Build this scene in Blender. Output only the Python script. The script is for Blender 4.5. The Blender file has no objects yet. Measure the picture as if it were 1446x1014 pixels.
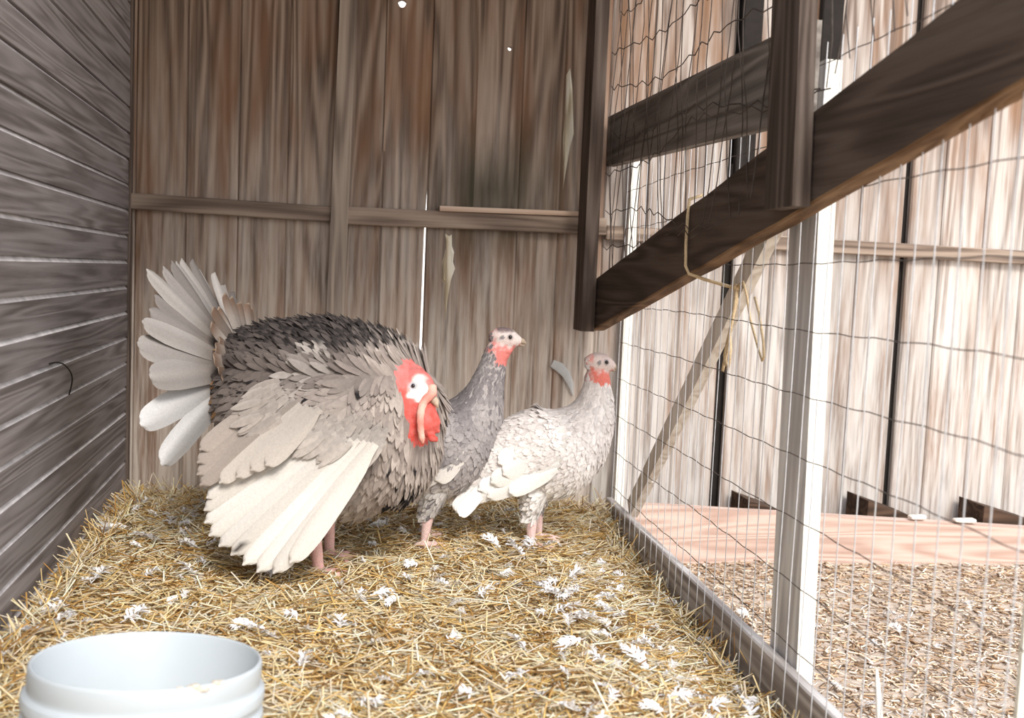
import bpy, bmesh, math, random
import numpy as np
from mathutils import Vector, Matrix, noise as mnoise

random.seed(11)
np.random.seed(11)
R = math.radians
scene = bpy.context.scene
COL = scene.collection

# ------------------------------------------------------------------ camera, sky, sun, exposure
cam_data = bpy.data.cameras.new('camera')
cam = bpy.data.objects.new('camera', cam_data)
COL.objects.link(cam)
cam_data.sensor_width = 36.0
cam_data.lens = 36.0 * 1450 / 1446
cam_data.clip_start = 0.05
yaw, pitch, roll = R(8.0), R(4.6), R(2.4)
fwd = Vector((math.sin(yaw) * math.cos(pitch), math.cos(yaw) * math.cos(pitch), -math.sin(pitch)))
rgt = Vector((math.cos(yaw), -math.sin(yaw), 0))
upv = rgt.cross(fwd)
r2 = math.cos(roll) * rgt + math.sin(roll) * upv
u2 = -math.sin(roll) * rgt + math.cos(roll) * upv
m = Matrix((r2, u2, -fwd)).transposed().to_4x4()
m.translation = Vector((0, 0, 0.62))
cam.matrix_world = m
cam_data.dof.use_dof = True
cam_data.dof.focus_distance = 2.2
cam_data.dof.aperture_fstop = 4.5
scene.camera = cam

world = bpy.data.worlds.new('sky')
scene.world = world
world.use_nodes = True
wn = world.node_tree
wn.nodes.clear()
w_out = wn.nodes.new('ShaderNodeOutputWorld')
w_bg = wn.nodes.new('ShaderNodeBackground')
w_tc = wn.nodes.new('ShaderNodeTexCoord')
w_sep = wn.nodes.new('ShaderNodeSeparateXYZ')
w_ramp = wn.nodes.new('ShaderNodeValToRGB')
w_ramp.color_ramp.elements[0].position = 0.0
w_ramp.color_ramp.elements[0].color = (1.0, 0.96, 0.90, 1)
w_ramp.color_ramp.elements[1].position = 0.8
w_ramp.color_ramp.elements[1].color = (0.80, 0.88, 1.0, 1)
wn.links.new(w_tc.outputs['Generated'], w_sep.inputs[0])
wn.links.new(w_sep.outputs['Z'], w_ramp.inputs[0])
wn.links.new(w_ramp.outputs[0], w_bg.inputs['Color'])
w_bg.inputs['Strength'].default_value = 1.55
wn.links.new(w_bg.outputs[0], w_out.inputs[0])

sun_data = bpy.data.lights.new('sun', 'SUN')
sun_data.energy = 2.3
sun_data.angle = R(18)
sun_data.color = (1.0, 0.95, 0.875)
sun = bpy.data.objects.new('sun', sun_data)
COL.objects.link(sun)
sun.location = (1.5, -3, 4)
sun_dir = Vector((-0.14, 0.80, -0.70))          # direction the light travels
sun.rotation_euler = sun_dir.to_track_quat('-Z', 'Y').to_euler()

scene.view_settings.view_transform = 'Standard'
scene.view_settings.look = 'None'
scene.view_settings.exposure = 0.62
scene.view_settings.gamma = 1.0
scene.view_settings.use_curve_mapping = False

# ------------------------------------------------------------------ helpers
class MB:
    """collects geometry for ONE mesh object"""
    def __init__(self):
        self.v, self.f, self.c, self.mi = [], [], [], []

    def add(self, verts, faces, col=None, mat=0):
        o = len(self.v)
        self.v += [tuple(p) for p in verts]
        self.f += [tuple(i + o for i in q) for q in faces]
        self.mi += [mat] * len(faces)
        if col is None:
            col = (0.8, 0.8, 0.8)
        if isinstance(col, list):
            self.c += col
        else:
            self.c += [col] * len(verts)

    def box(self, lo, hi, ch=0.0, col=None, mat=0):
        (x0, y0, z0), (x1, y1, z1) = lo, hi
        if ch <= 0:
            v = [(x0, y0, z0), (x1, y0, z0), (x1, y1, z0), (x0, y1, z0), (x0, y0, z1), (x1, y0, z1), (x1, y1, z1), (x0, y1, z1)]
            f = [(0, 3, 2, 1), (4, 5, 6, 7), (0, 1, 5, 4), (1, 2, 6, 5), (2, 3, 7, 6), (3, 0, 4, 7)]
            self.add(v, f, col, mat)
            return
        bm = bmesh.new()
        bmesh.ops.create_cube(bm, size=1)
        for q in bm.verts:
            q.co = Vector(((x0 + x1) / 2 + q.co.x * (x1 - x0), (y0 + y1) / 2 + q.co.y * (y1 - y0), (z0 + z1) / 2 + q.co.z * (z1 - z0)))
        bmesh.ops.bevel(bm, geom=bm.edges[:], offset=ch, segments=1, affect='EDGES')
        bm.verts.index_update()
        self.add([q.co[:] for q in bm.verts], [[l.index for l in q.verts] for q in bm.faces], col, mat)
        bm.free()

    def tube(self, pts, rad, n=6, col=None, mat=0, cap=True, flat=1.0):
        pts = [Vector(p) for p in pts]
        k = len(pts)
        rr = rad if isinstance(rad, (list, tuple)) else [rad] * k
        vs, fs = [], []
        prev = None
        for i, p in enumerate(pts):
            t = (pts[min(i + 1, k - 1)] - pts[max(i - 1, 0)]).normalized()
            if prev is None:
                a = Vector((0, 0, 1)) if abs(t.z) < 0.9 else Vector((1, 0, 0))
                prev = t.cross(a).normalized()
            s = (prev - t * prev.dot(t)).normalized()
            u = t.cross(s)
            prev = s
            for j in range(n):
                an = 2 * math.pi * j / n
                vs.append(p + rr[i] * (math.cos(an) * s + flat * math.sin(an) * u))
        for i in range(k - 1):
            for j in range(n):
                fs.append((i * n + j, i * n + (j + 1) % n, (i + 1) * n + (j + 1) % n, (i + 1) * n + j))
        if cap:
            fs.append(tuple(range(n))[::-1])
            fs.append(tuple((k - 1) * n + j for j in range(n)))
        self.add(vs, fs, col, mat)

    def ball(self, c, r, seg=14, rings=9, col=None, mat=0, rot=None):
        rx, ry, rz = r if isinstance(r, (tuple, list)) else (r, r, r)
        vs, fs = [], []
        c = Vector(c)
        for i in range(rings + 1):
            th = math.pi * i / rings
            for j in range(seg):
                ph = 2 * math.pi * j / seg
                p = Vector((rx * math.sin(th) * math.cos(ph), ry * math.sin(th) * math.sin(ph), rz * math.cos(th)))
                if rot is not None:
                    p = rot @ p
                vs.append(c + p)
        for i in range(rings):
            for j in range(seg):
                a, b = i * seg + j, i * seg + (j + 1) % seg
                fs.append((a, a + seg, b + seg, b))
        self.add(vs, fs, col, mat)

    def mesh(self, name, mats, smooth=False):
        me = bpy.data.meshes.new(name)
        me.from_pydata(self.v, [], self.f)
        for q in (mats if isinstance(mats, (list, tuple)) else [mats]):
            me.materials.append(q)
        if any(self.mi):
            me.polygons.foreach_set('material_index', self.mi)
        at = me.color_attributes.new('Col', 'FLOAT_COLOR', 'POINT')
        arr = np.ones((len(self.v), 4), dtype=np.float32)
        arr[:, :3] = np.array(self.c, dtype=np.float32)
        at.data.foreach_set('color', arr.ravel())
        if smooth:
            me.polygons.foreach_set('use_smooth', [True] * len(self.f))
        me.update()
        return me

    def build(self, name, mats, parent=None, smooth=False):
        o = bpy.data.objects.new(name, self.mesh(name, mats, smooth))
        COL.objects.link(o)
        if parent is not None:
            o.parent = parent
        return o


def tag(o, label=None, cat=None, group=None, kind=None):
    for k, v in (('label', label), ('category', cat), ('group', group), ('kind', kind)):
        if v:
            o[k] = v
    return o


def empty(name, loc=(0, 0, 0), rz=0.0, **kw):
    o = bpy.data.objects.new(name, None)
    o.empty_display_size = 0.1
    COL.objects.link(o)
    o.location = loc
    o.rotation_euler = (0, 0, rz)
    return tag(o, **kw)


# ------------------------------------------------------------------ materials
class NT:
    def __init__(self, name):
        self.m = bpy.data.materials.new(name)
        self.m.use_nodes = True
        self.t = self.m.node_tree
        self.t.nodes.clear()
        self.out = self.t.nodes.new('ShaderNodeOutputMaterial')
        self.b = self.t.nodes.new('ShaderNodeBsdfPrincipled')
        self.t.links.new(self.b.outputs[0], self.out.inputs[0])
        self.b.inputs['Specular IOR Level'].default_value = 0.25

    def n(self, typ, **kw):
        q = self.t.nodes.new(typ)
        for k, v in kw.items():
            setattr(q, k, v)
        return q

    def l(self, a, b):
        self.t.links.new(a, b)

    def val(self, sock, v):
        if hasattr(v, 'is_output') or isinstance(v, bpy.types.NodeSocket):
            self.l(v, sock)
        else:
            sock.default_value = v

    def math(self, op, a, b=0.0, clamp=False):
        q = self.n('ShaderNodeMath', operation=op, use_clamp=clamp)
        self.val(q.inputs[0], a)
        self.val(q.inputs[1], b)
        return q.outputs[0]

    def mix(self, f, a, b, mode='MIX'):
        q = self.n('ShaderNodeMix', data_type='RGBA', blend_type=mode)
        self.val(q.inputs[0], f)
        for s, v in ((q.inputs[6], a), (q.inputs[7], b)):
            if isinstance(v, tuple):
                s.default_value = (*v, 1)
            else:
                self.l(v, s)
        return q.outputs[2]

    def noise(self, vec, scale, detail=3, rough=0.55, dist=0.0):
        q = self.n('ShaderNodeTexNoise')
        self.l(vec, q.inputs['Vector'])
        q.inputs['Scale'].default_value = scale
        q.inputs['Detail'].default_value = detail
        q.inputs['Roughness'].default_value = rough
        q.inputs['Distortion'].default_value = dist
        return q.outputs['Fac']

    def ramp(self, f, stops):
        q = self.n('ShaderNodeValToRGB')
        while len(q.color_ramp.elements) < len(stops):
            q.color_ramp.elements.new(0.5)
        for e, (p, c) in zip(q.color_ramp.elements, stops):
            e.position = p
            e.color = (*c, 1) if isinstance(c, tuple) else (c, c, c, 1)
        self.l(f, q.inputs[0])
        return q.outputs[0]

    def map(self, vec, scale):
        q = self.n('ShaderNodeMapping')
        self.l(vec, q.inputs[0])
        q.inputs['Scale'].default_value = scale
        return q.outputs[0]

    def bump(self, h, strength, dist=0.002):
        q = self.n('ShaderNodeBump')
        q.inputs['Strength'].default_value = strength
        q.inputs['Distance'].default_value = dist
        self.l(h, q.inputs['Height'])
        self.l(q.outputs[0], self.b.inputs['Normal'])


def wood(name, dark, mid, light, axis=2, blotch=None, bleach=None, mould=None, grain=1.0, rough=0.85, vary=0.25, ringscale=1.0):
    """sawn timber: fine grain, cathedral rings, blotches; bleach=(colour, z_full, z_none, amount) is weathering by height"""
    k = NT(name)
    tc = k.n('ShaderNodeTexCoord').outputs['Object']
    rnd = k.n('ShaderNodeObjectInfo').outputs['Random']
    off = k.n('ShaderNodeVectorMath', operation='ADD')
    comb = k.n('ShaderNodeCombineXYZ')
    for i, s in enumerate((37.0, 53.0, 11.0)):
        k.l(k.math('MULTIPLY', rnd, s), comb.inputs[i])
    k.l(tc, off.inputs[0])
    k.l(comb.outputs[0], off.inputs[1])
    v = off.outputs[0]
    fine_s, ring_s, blot_s = [120.0] * 3, [13.0 * ringscale] * 3, [15.0] * 3
    fine_s[axis], ring_s[axis], blot_s[axis] = 2.2, 0.9, 2.2
    fine = k.noise(k.map(v, fine_s), 1.0, 6, 0.72)
    low = k.noise(k.map(v, ring_s), 1.0, 1.5, 0.5, 0.3)
    ring = k.math('SINE', k.math('MULTIPLY', low, 46.0 * grain))
    ring = k.math('MULTIPLY_ADD', ring, 0.5)
    ring.node.inputs[2].default_value = 0.5
    g = k.math('ADD', k.math('MULTIPLY', fine, 0.66), k.math('MULTIPLY', ring, 0.34))
    base = k.ramp(g, [(0.27, dark), (0.5, mid), (0.73, light)])
    bl = k.noise(k.map(v, blot_s), 1.0, 3, 0.6)
    if blotch:
        base = k.mix(k.ramp(bl, [(0.46, 0.0), (0.68, 0.8)]), base, blotch)
    if bleach:
        colr, z1, z0, amt = bleach
        sep = k.n('ShaderNodeSeparateXYZ')
        k.l(tc, sep.inputs[0])
        mr = k.n('ShaderNodeMapRange')
        k.l(k.math('ADD', sep.outputs[2], k.math('MULTIPLY', k.math('SUBTRACT', bl, 0.5), 0.9)), mr.inputs[0])
        mr.inputs[1].default_value, mr.inputs[2].default_value = z1, z0
        mr.inputs[3].default_value, mr.inputs[4].default_value = amt, 0.0
        streak = k.ramp(k.noise(k.map(v, [60, 60, 3.0]), 1.0, 4, 0.7), [(0.36, 0.15), (0.60, 1.0)])
        base = k.mix(k.math('MULTIPLY', mr.outputs[0], streak), base, colr)
    if mould:
        colr, (mx, mz), (sx, sz) = mould
        sep2 = k.n('ShaderNodeSeparateXYZ')
        geo = k.n('ShaderNodeNewGeometry').outputs['Position']
        k.l(geo, sep2.inputs[0])
        dx = k.math('DIVIDE', k.math('SUBTRACT', sep2.outputs[0], mx), sx)
        dz = k.math('DIVIDE', k.math('SUBTRACT', sep2.outputs[2], mz), sz)
        d = k.math('SQRT', k.math('ADD', k.math('POWER', dx, 2.0), k.math('POWER', dz, 2.0)))
        mm = k.math('SUBTRACT', k.math('ADD', 1.0, k.math('MULTIPLY', k.math('SUBTRACT', bl, 0.5), 1.6)), d, True)
        base = k.mix(k.math('MULTIPLY', mm, 0.95, True), base, colr)
    hsv = k.n('ShaderNodeHueSaturation')
    k.l(base, hsv.inputs['Color'])
    k.l(k.math('MULTIPLY_ADD', rnd, vary), hsv.inputs['Value'])
    hsv.inputs['Value'].links[0].from_node.inputs[2].default_value = 1 - vary / 2
    k.l(hsv.outputs[0], k.b.inputs['Base Color'])
    k.b.inputs['Roughness'].default_value = rough
    k.bump(g, 0.7, 0.002)
    return k.m


def plain(name, col, rough=0.6, var=0.12, scale=30.0, bump=0.0, metal=0.0, spec=None):
    k = NT(name)
    tc = k.n('ShaderNodeTexCoord').outputs['Object']
    f = k.noise(tc, scale, 4, 0.6)
    a = tuple(c * (1 - var) for c in col)
    b = tuple(min(1, c * (1 + var)) for c in col)
    k.l(k.ramp(f, [(0.3, a), (0.7, b)]), k.b.inputs['Base Color'])
    k.b.inputs['Roughness'].default_value = rough
    k.b.inputs['Metallic'].default_value = metal
    if spec is not None:
        k.b.inputs['Specular IOR Level'].default_value = spec
    if bump:
        k.bump(f, bump, 0.003)
    return k.m


def attr_mat(name, rough=0.8, scale=160.0, var=0.16, bump=0.0, sub=0.0, rnd=0.0):
    """colour carried by the mesh, broken up by a fine noise"""
    k = NT(name)
    at = k.n('ShaderNodeAttribute', attribute_name='Col').outputs['Color']
    tc = k.n('ShaderNodeTexCoord').outputs['Object']
    f = k.noise(tc, scale, 3, 0.6)
    c = k.mix(1.0, at, k.ramp(f, [(0.25, 1 - var), (0.75, 1 + var * 0.4)]), 'MULTIPLY')
    if rnd:
        hsv = k.n('ShaderNodeHueSaturation')
        k.l(c, hsv.inputs['Color'])
        q = k.math('MULTIPLY_ADD', k.n('ShaderNodeObjectInfo').outputs['Random'], rnd)
        q.node.inputs[2].default_value = 1 - rnd
        k.l(q, hsv.inputs['Value'])
        c = hsv.outputs[0]
    k.l(c, k.b.inputs['Base Color'])
    k.b.inputs['Roughness'].default_value = rough
    k.b.inputs['Specular IOR Level'].default_value = 0.15
    if sub:
        k.b.inputs['Subsurface Weight'].default_value = sub
        k.b.inputs['Subsurface Radius'].default_value = (0.01, 0.004, 0.003)
    if bump:
        k.bump(f, bump, 0.002)
    return k.m


M = {}
M['back'] = wood('back_boards', (0.10, 0.066, 0.048), (0.23, 0.16, 0.118), (0.35, 0.26, 0.20), blotch=(0.21, 0.108, 0.06),
                 bleach=((0.60, 0.53, 0.47), 0.15, 1.15, 0.95), mould=((0.060, 0.055, 0.036), (0.33, 0.86), (0.24, 0.20)))
M['yard_boards'] = wood('yard_boards', (0.13, 0.092, 0.072), (0.30, 0.24, 0.205), (0.48, 0.425, 0.385), blotch=(0.22, 0.115, 0.06),
                        bleach=((0.60, 0.57, 0.545), 0.45, 1.2, 0.72), vary=0.22)
M['left'] = wood('left_planks', (0.12, 0.10, 0.096), (0.205, 0.178, 0.172), (0.29, 0.26, 0.255), axis=1, blotch=(0.27, 0.24, 0.24),
                 vary=0.28, ringscale=1.6)
M['left_lit_edge'] = plain('lit_plank_edges', (0.52, 0.49, 0.49), 0.9, 0.3, 20)  # pale colour stands for light caught along the plank lips
M['rail'] = wood('rail_wood', (0.12, 0.085, 0.065), (0.25, 0.185, 0.145), (0.36, 0.28, 0.22), axis=0, vary=0.2)
M['stud'] = wood('stud_wood', (0.13, 0.095, 0.075), (0.26, 0.20, 0.16), (0.37, 0.30, 0.24), axis=2,
                 bleach=((0.42, 0.36, 0.31), 0.2, 1.0, 0.7))
M['fresh'] = wood('fresh_wood', (0.50, 0.34, 0.25), (0.62, 0.45, 0.34), (0.70, 0.54, 0.43), axis=0, vary=0.15)
M['pink'] = wood('pink_plank', (0.43, 0.29, 0.235), (0.55, 0.40, 0.335), (0.63, 0.485, 0.42), axis=0, vary=0.1, grain=1.4)
M['dark'] = wood('dark_timber', (0.054, 0.037, 0.028), (0.090, 0.063, 0.049), (0.128, 0.096, 0.077), axis=1, vary=0.2)
M['dark_v'] = wood('dark_post_timber', (0.052, 0.036, 0.028), (0.096, 0.070, 0.056), (0.15, 0.115, 0.095), axis=2, vary=0.2)
M['dark_cut'] = wood('beam_underside', (0.10, 0.055, 0.028), (0.19, 0.11, 0.06), (0.27, 0.17, 0.10), axis=1, vary=0.2)
M['grey_bar'] = wood('grey_bar', (0.10, 0.085, 0.074), (0.19, 0.165, 0.147), (0.28, 0.25, 0.225), axis=1, vary=0.2)
M['white_paint'] = plain('white_paint', (0.80, 0.78, 0.71), 0.55, 0.06, 25, 0.1)
M['grey_post'] = wood('weathered_post', (0.46, 0.44, 0.435), (0.66, 0.64, 0.635), (0.80, 0.79, 0.78), axis=2, vary=0.15)
M['brace'] = wood('brace_wood', (0.62, 0.55, 0.48), (0.76, 0.70, 0.63), (0.85, 0.81, 0.75), axis=2, vary=0.15)
M['kick'] = wood('fence_bottom_board', (0.24, 0.21, 0.195), (0.41, 0.375, 0.36), (0.56, 0.53, 0.515), axis=1, vary=0.15)
M['void'] = plain('dark_backing', (0.02, 0.016, 0.014), 0.95, 0.2)
M['wedge'] = wood('wedge_wood', (0.035, 0.02, 0.013), (0.07, 0.04, 0.026), (0.11, 0.065, 0.042), axis=0)
M['wire'] = plain('galvanised_wire', (0.58, 0.58, 0.60), 0.5, 0.15, 60, 0.0, 0.2)
M['wire_dark'] = plain('rusted_wire', (0.085, 0.065, 0.055), 0.6, 0.4, 60, 0.0, 0.3)
M['twine'] = plain('twine', (0.62, 0.47, 0.29), 0.9, 0.25, 300, 0.4)
M['bucket'] = plain('white_plastic', (0.50, 0.545, 0.58), 0.38, 0.025, 6, 0.0, 0.0, 0.4)
M['crust'] = plain('dried_feed', (0.66, 0.56, 0.46), 0.95, 0.2, 150, 0.6)
M['plume'] = attr_mat('plumage', 0.85, 120, 0.18)
M['quill'] = attr_mat('large_feathers', 0.7, 260, 0.14, rnd=0.14)
M['skin'] = attr_mat('bird_body', 0.55, 320, 0.22, 0.35, 0.08)
M['flesh'] = attr_mat('bare_skin', 0.45, 260, 0.2, 0.6, 0.15)
M['eye'] = plain('eye', (0.012, 0.008, 0.006), 0.15, 0.1, 10, 0, 0, 0.6)
M['beak'] = plain('beak_horn', (0.42, 0.33, 0.25), 0.45, 0.25, 60)
M['straw'] = attr_mat('straw', 0.6, 40, 0.1)
M['chips'] = attr_mat('yard_chips', 0.85, 60, 0.15)
M['down'] = plain('down_feather', (0.80, 0.78, 0.775), 0.9, 0.06, 80)
M['black_wire'] = plain('black_wire', (0.012, 0.011, 0.011), 0.5, 0.1)
M['splinter'] = wood('bare_splintered_wood', (0.40, 0.31, 0.20), (0.80, 0.72, 0.56), (0.88, 0.83, 0.72), axis=2)


def ground_mat(name, a, b, c, scale):
    k = NT(name)
    tc = k.n('ShaderNodeTexCoord').outputs['Object']
    f = k.noise(tc, scale, 6, 0.7, 0.4)
    g = k.noise(tc, scale * 0.12, 3, 0.5)
    base = k.ramp(f, [(0.3, a), (0.5, b), (0.72, c)])
    base = k.mix(k.ramp(g, [(0.35, 0.0), (0.7, 0.45)]), base, b)
    k.l(base, k.b.inputs['Base Color'])
    k.b.inputs['Roughness'].default_value = 0.95
    k.bump(f, 0.9, 0.01)
    return k.m


M['litter'] = ground_mat('straw_litter', (0.28, 0.20, 0.11), (0.54, 0.42, 0.26), (0.74, 0.63, 0.45), 60)
M['dirt'] = ground_mat('yard_dirt', (0.30, 0.225, 0.175), (0.52, 0.42, 0.34), (0.68, 0.59, 0.51), 50)

# ------------------------------------------------------------------ ground
def pen_h(x, y):
    """height of the litter in the pen: level, sinking toward the fence board"""
    t = min(max((x - 0.38) / 0.32, 0), 1)
    t = t * t * (3 - 2 * t)
    h = -0.095 * t * (1 if y < 2.5 else max(0.3, 1 - (y - 2.5) * 2))
    h += 0.012 * mnoise.noise(Vector((x * 4, y * 4, 0.3))) + 0.008 * mnoise.noise(Vector((x * 11, y * 11, 5)))
    if y > 2.6:
        h -= 0.02 * (y - 2.6) / 0.3
    return h


def yard_h(x, y):
    return -0.15 + 0.012 * mnoise.noise(Vector((x * 3, y * 3, 9))) + 0.006 * mnoise.noise(Vector((x * 13, y * 13, 2)))


def grid_ground(name, x0, x1, y0, y1, nx, ny, hf, mat):
    mb = MB()
    vs = [(x0 + (x1 - x0) * i / nx, y0 + (y1 - y0) * j / ny) for j in range(ny + 1) for i in range(nx + 1)]
    fs = [(j * (nx + 1) + i, j * (nx + 1) + i + 1, (j + 1) * (nx + 1) + i + 1, (j + 1) * (nx + 1) + i) for j in range(ny) for i in range(nx)]
    mb.add([(x, y, hf(x, y)) for x, y in vs], fs)
    return tag(mb.build(name, mat, smooth=True), kind='structure')


grid_ground('floor', -0.85, 0.705, -0.4, 2.93, 60, 120, pen_h, M['litter'])
grid_ground('ground', 0.705, 3.2, -0.4, 2.93, 70, 100, yard_h, M['dirt'])
mb = MB()
mb.add([(-9, -9, -0.24), (9, -9, -0.24), (9, 9, -0.24), (-9, 9, -0.24)], [(0, 1, 2, 3)])
tag(mb.build('ground_beyond', M['dirt']), kind='structure')

# ------------------------------------------------------------------ left wall: horizontal planks
LW0, LW1 = Vector((-0.57, 1.6, 0)), Vector((-0.645, 2.9, 0))
lw_ang = math.atan2(-(LW1.x - LW0.x), LW1.y - LW0.y)
wall_left = empty('wall_left', LW1, lw_ang, kind='structure')
zb = 0.755 - 0.0675 * 14
for i in range(28):
    mb = MB()
    z0, z1 = zb + 0.0675 * i, zb + 0.0675 * (i + 1)
    dx = random.uniform(-0.0015, 0.0015)
    # profile in (x, z): outer face, then a sloping upper lip, coloured pale as if catching light
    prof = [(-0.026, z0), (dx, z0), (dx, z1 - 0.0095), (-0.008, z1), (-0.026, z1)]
    L0, L1 = -3.2, 0.0
    vs = [(px, y, pz) for y in (L0, L1) for px, pz in prof]
    n = len(prof)
    fs = [(j, (j + 1) % n, n + (j + 1) % n, n + j) for j in range(n)]
    mb.add(vs, [fs[0], fs[1], fs[3], fs[4], tuple(range(n))[::-1], tuple(range(n, 2 * n))])
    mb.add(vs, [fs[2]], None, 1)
    mb.build('plank', [M['left'], M['left_lit_edge']], wall_left)

# ------------------------------------------------------------------ back wall: vertical boards
YB = 2.9
wall_back = empty('wall_back', (0, 0, 0), kind='structure')


def board(x0, x1, zlo, zhi, mat, dy=0.0, hole=None, edges=None, th=0.02, ch=0.0045):
    """one vertical board; front face at YB+dy; hole=(x,z,r) is a knot hole; edges=[(z, right x)] tapers the right edge"""
    mb = MB()
    y0, y1 = YB + dy, YB + dy + th
    if hole is None or edges is not None:
        zs = [zlo, zhi] if edges is None else [e[0] for e in edges]
        xr = [x1] * len(zs) if edges is None else [e[1] for e in edges]
        vs, fs = [], []
        for z, r in zip(zs, xr):
            vs += [(x0, y1, z), (x0, y0 + ch, z), (x0 + ch, y0, z), (r - ch, y0, z), (r, y0 + ch, z), (r, y1, z)]
        for k in range(len(zs) - 1):
            for j in range(6):
                fs.append((k * 6 + j, k * 6 + (j + 1) % 6, (k + 1) * 6 + (j + 1) % 6, (k + 1) * 6 + j))
        fs += [(5, 4, 3, 2, 1, 0), tuple((len(zs) - 1) * 6 + j for j in range(6))]
        mb.add(vs, fs)
        if edges is not None:
            zlo = edges[-1][0]
    if hole is not None:
        hx, hz, r = hole
        s = r * 1.8
        xs0, xs1 = max(x0, hx - s), min(x1, hx + s)
        for a, b, c, d in ((x0, x1, zlo, hz - s), (x0, x1, hz + s, zhi)):
            mb.box((a, y0, c), (b, y1, d))
        if xs0 > x0:
            mb.box((x0, y0, hz - s), (xs0, y1, hz + s))
        if xs1 < x1:
            mb.box((xs1, y0, hz - s), (x1, y1, hz + s))
        n = 16
        out, inn = [], []
        for i in range(n):
            a = 2 * math.pi * i / n
            c, q = math.cos(a), math.sin(a)
            k = 1 / max(abs(c), abs(q))
            out.append((min(max(hx + s * c * k, xs0), xs1), hz + s * q * k))
            inn.append((hx + r * c * (1 + 0.15 * math.sin(3 * a)), hz + r * q))
        vs = [(x, y, z) for y in (y0, y1) for x, z in out + inn]
        fs = []
        for i in range(n):
            j = (i + 1) % n
            fs.append((i, j, n + j, n + i))
            fs.append((2 * n + j, 2 * n + i, 3 * n + i, 3 * n + j))
            fs.append((n + i, n + j, 3 * n + j, 3 * n + i))
        mb.add(vs, fs)
    return mb.build('board', mat, wall_back)


ZL, ZH = -0.22, 1.72
bx = [-0.80, -0.634, -0.502, -0.365, -0.235, -0.105, 0.024, 0.1495, 0.280, 0.405, 0.526, 0.655]
for i in range(len(bx) - 1):
    dy = random.uniform(-0.003, 0.003)
    hole = edges = None
    x1 = bx[i + 1]
    if i == 6:
        hole, edges = (0.063, 1.352, 0.011), [(ZL, 0.1405), (0.2, 0.1418), (0.74, 0.1448), (0.86, 0.1492), (0.95, 0.1495)]
    if i == 8:
        hole = (0.365, 1.253, 0.006)
    board(bx[i], x1, ZL, ZH, M['back'], dy, hole, edges)
yx = [0.655, 0.78, 0.893, 1.018, 1.050, 1.162, 1.297, 1.432, 1.568, 1.590, 1.694, 1.829, 1.963, 2.09, 2.22, 2.35, 2.48, 2.62]
for i in range(len(yx) - 1):
    if i in (3, 8):          # open joints; an added near-black board behind stands for their shade
        mb = MB()
        mb.box((yx[i] - 0.02, YB + 0.026, ZL), (yx[i + 1] + 0.02, YB + 0.04, ZH))
        mb.build('added_backing', M['void'], wall_back)
        continue
    board(yx[i], yx[i + 1] - 0.0008, ZL, ZH, M['yard_boards'], random.uniform(-0.003, 0.003))
# far side of the wall behind the birds stays open to daylight; added dark sheets block light at the yard side joints
mb = MB()
mb.box((1.06, YB + 0.03, ZL), (2.62, YB + 0.045, ZH))
mb.build('added_backing', M['void'], wall_back)
mb = MB()
mb.box((0.66, YB + 0.03, ZL), (1.0, YB + 0.045, ZH))
mb.build('added_backing', M['void'], wall_back)
# rails and stud nailed to the wall
for x0, x1, z0, z1, zr in ((-0.66, -0.112, 0.757, 0.800, -0.010), (-0.070, 0.66, 0.744, 0.792, 0.004), (0.66, 2.6, 0.735, 0.776, -0.022)):
    mb = MB()
    mb.box((x0, YB - 0.024, z0), (x1, YB - 0.001, z1), 0.003)
    for q in range(len(mb.v)):
        x, y, z = mb.v[q]
        mb.v[q] = (x, y, z + zr * (x - x0) / (x1 - x0))
    mb.build('rail', M['rail'], wall_back)
mb = MB()
mb.add([(-0.128, YB - 0.001, ZL), (-0.128, YB - 0.034, ZL), (-0.080, YB - 0.034, ZL), (-0.080, YB - 0.001, ZL),
        (-0.098, YB - 0.001, ZH), (-0.098, YB - 0.034, ZH), (-0.052, YB - 0.034, ZH), (-0.052, YB - 0.001, ZH)],
       [(0, 3, 2, 1), (4, 5, 6, 7), (0, 1, 5, 4), (1, 2, 6, 5), (2, 3, 7, 6), (3, 0, 4, 7)])
mb.build('stud', M['stud'], wall_back)
mb = MB()
mb.box((-0.668, YB - 0.03, ZL), (-0.638, YB - 0.001, ZH), 0.003)
mb.build('corner_post', M['dark_v'], wall_back)
for x0, x1, zlo in ((1.028, 1.085, 0.90), (1.262, 1.325, 1.12)):
    mb = MB()
    mb.box((x0, YB - 0.03, zlo), (x1, YB - 0.001, ZH), 0.003)
    mb.build('dark_batten', M['void'], wall_back)
for x0, x1, zlo in ((1.018, 1.030, 0.80), (1.052, 1.062, 0.80)):
    mb = MB()
    mb.box((x0, YB - 0.012, zlo), (x1, YB - 0.001, 0.97), 0.001)
    mb.build('dark_batten', M['void'], wall_back)


# bare, splintered wood where bits of two boards have torn away
def splinter(pts, y=YB - 0.0035):
    mb = MB()
    n = len(pts)
    c = (sum(p[0] for p in pts) / n, sum(p[1] for p in pts) / n)
    vs = [(p[0], y + 0.003, p[1]) for p in pts] + [(c[0] + (p[0] - c[0]) * 0.7, y - random.uniform(0.001, 0.004), c[1] + (p[1] - c[1]) * 0.8) for p in pts]
    fs = [(i, (i + 1) % n, n + (i + 1) % n, n + i) for i in range(n)] + [tuple(range(n, 2 * n))]
    mb.add(vs, fs)
    mb.build('splintered_patch', M['splinter'], wall_back)


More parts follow.
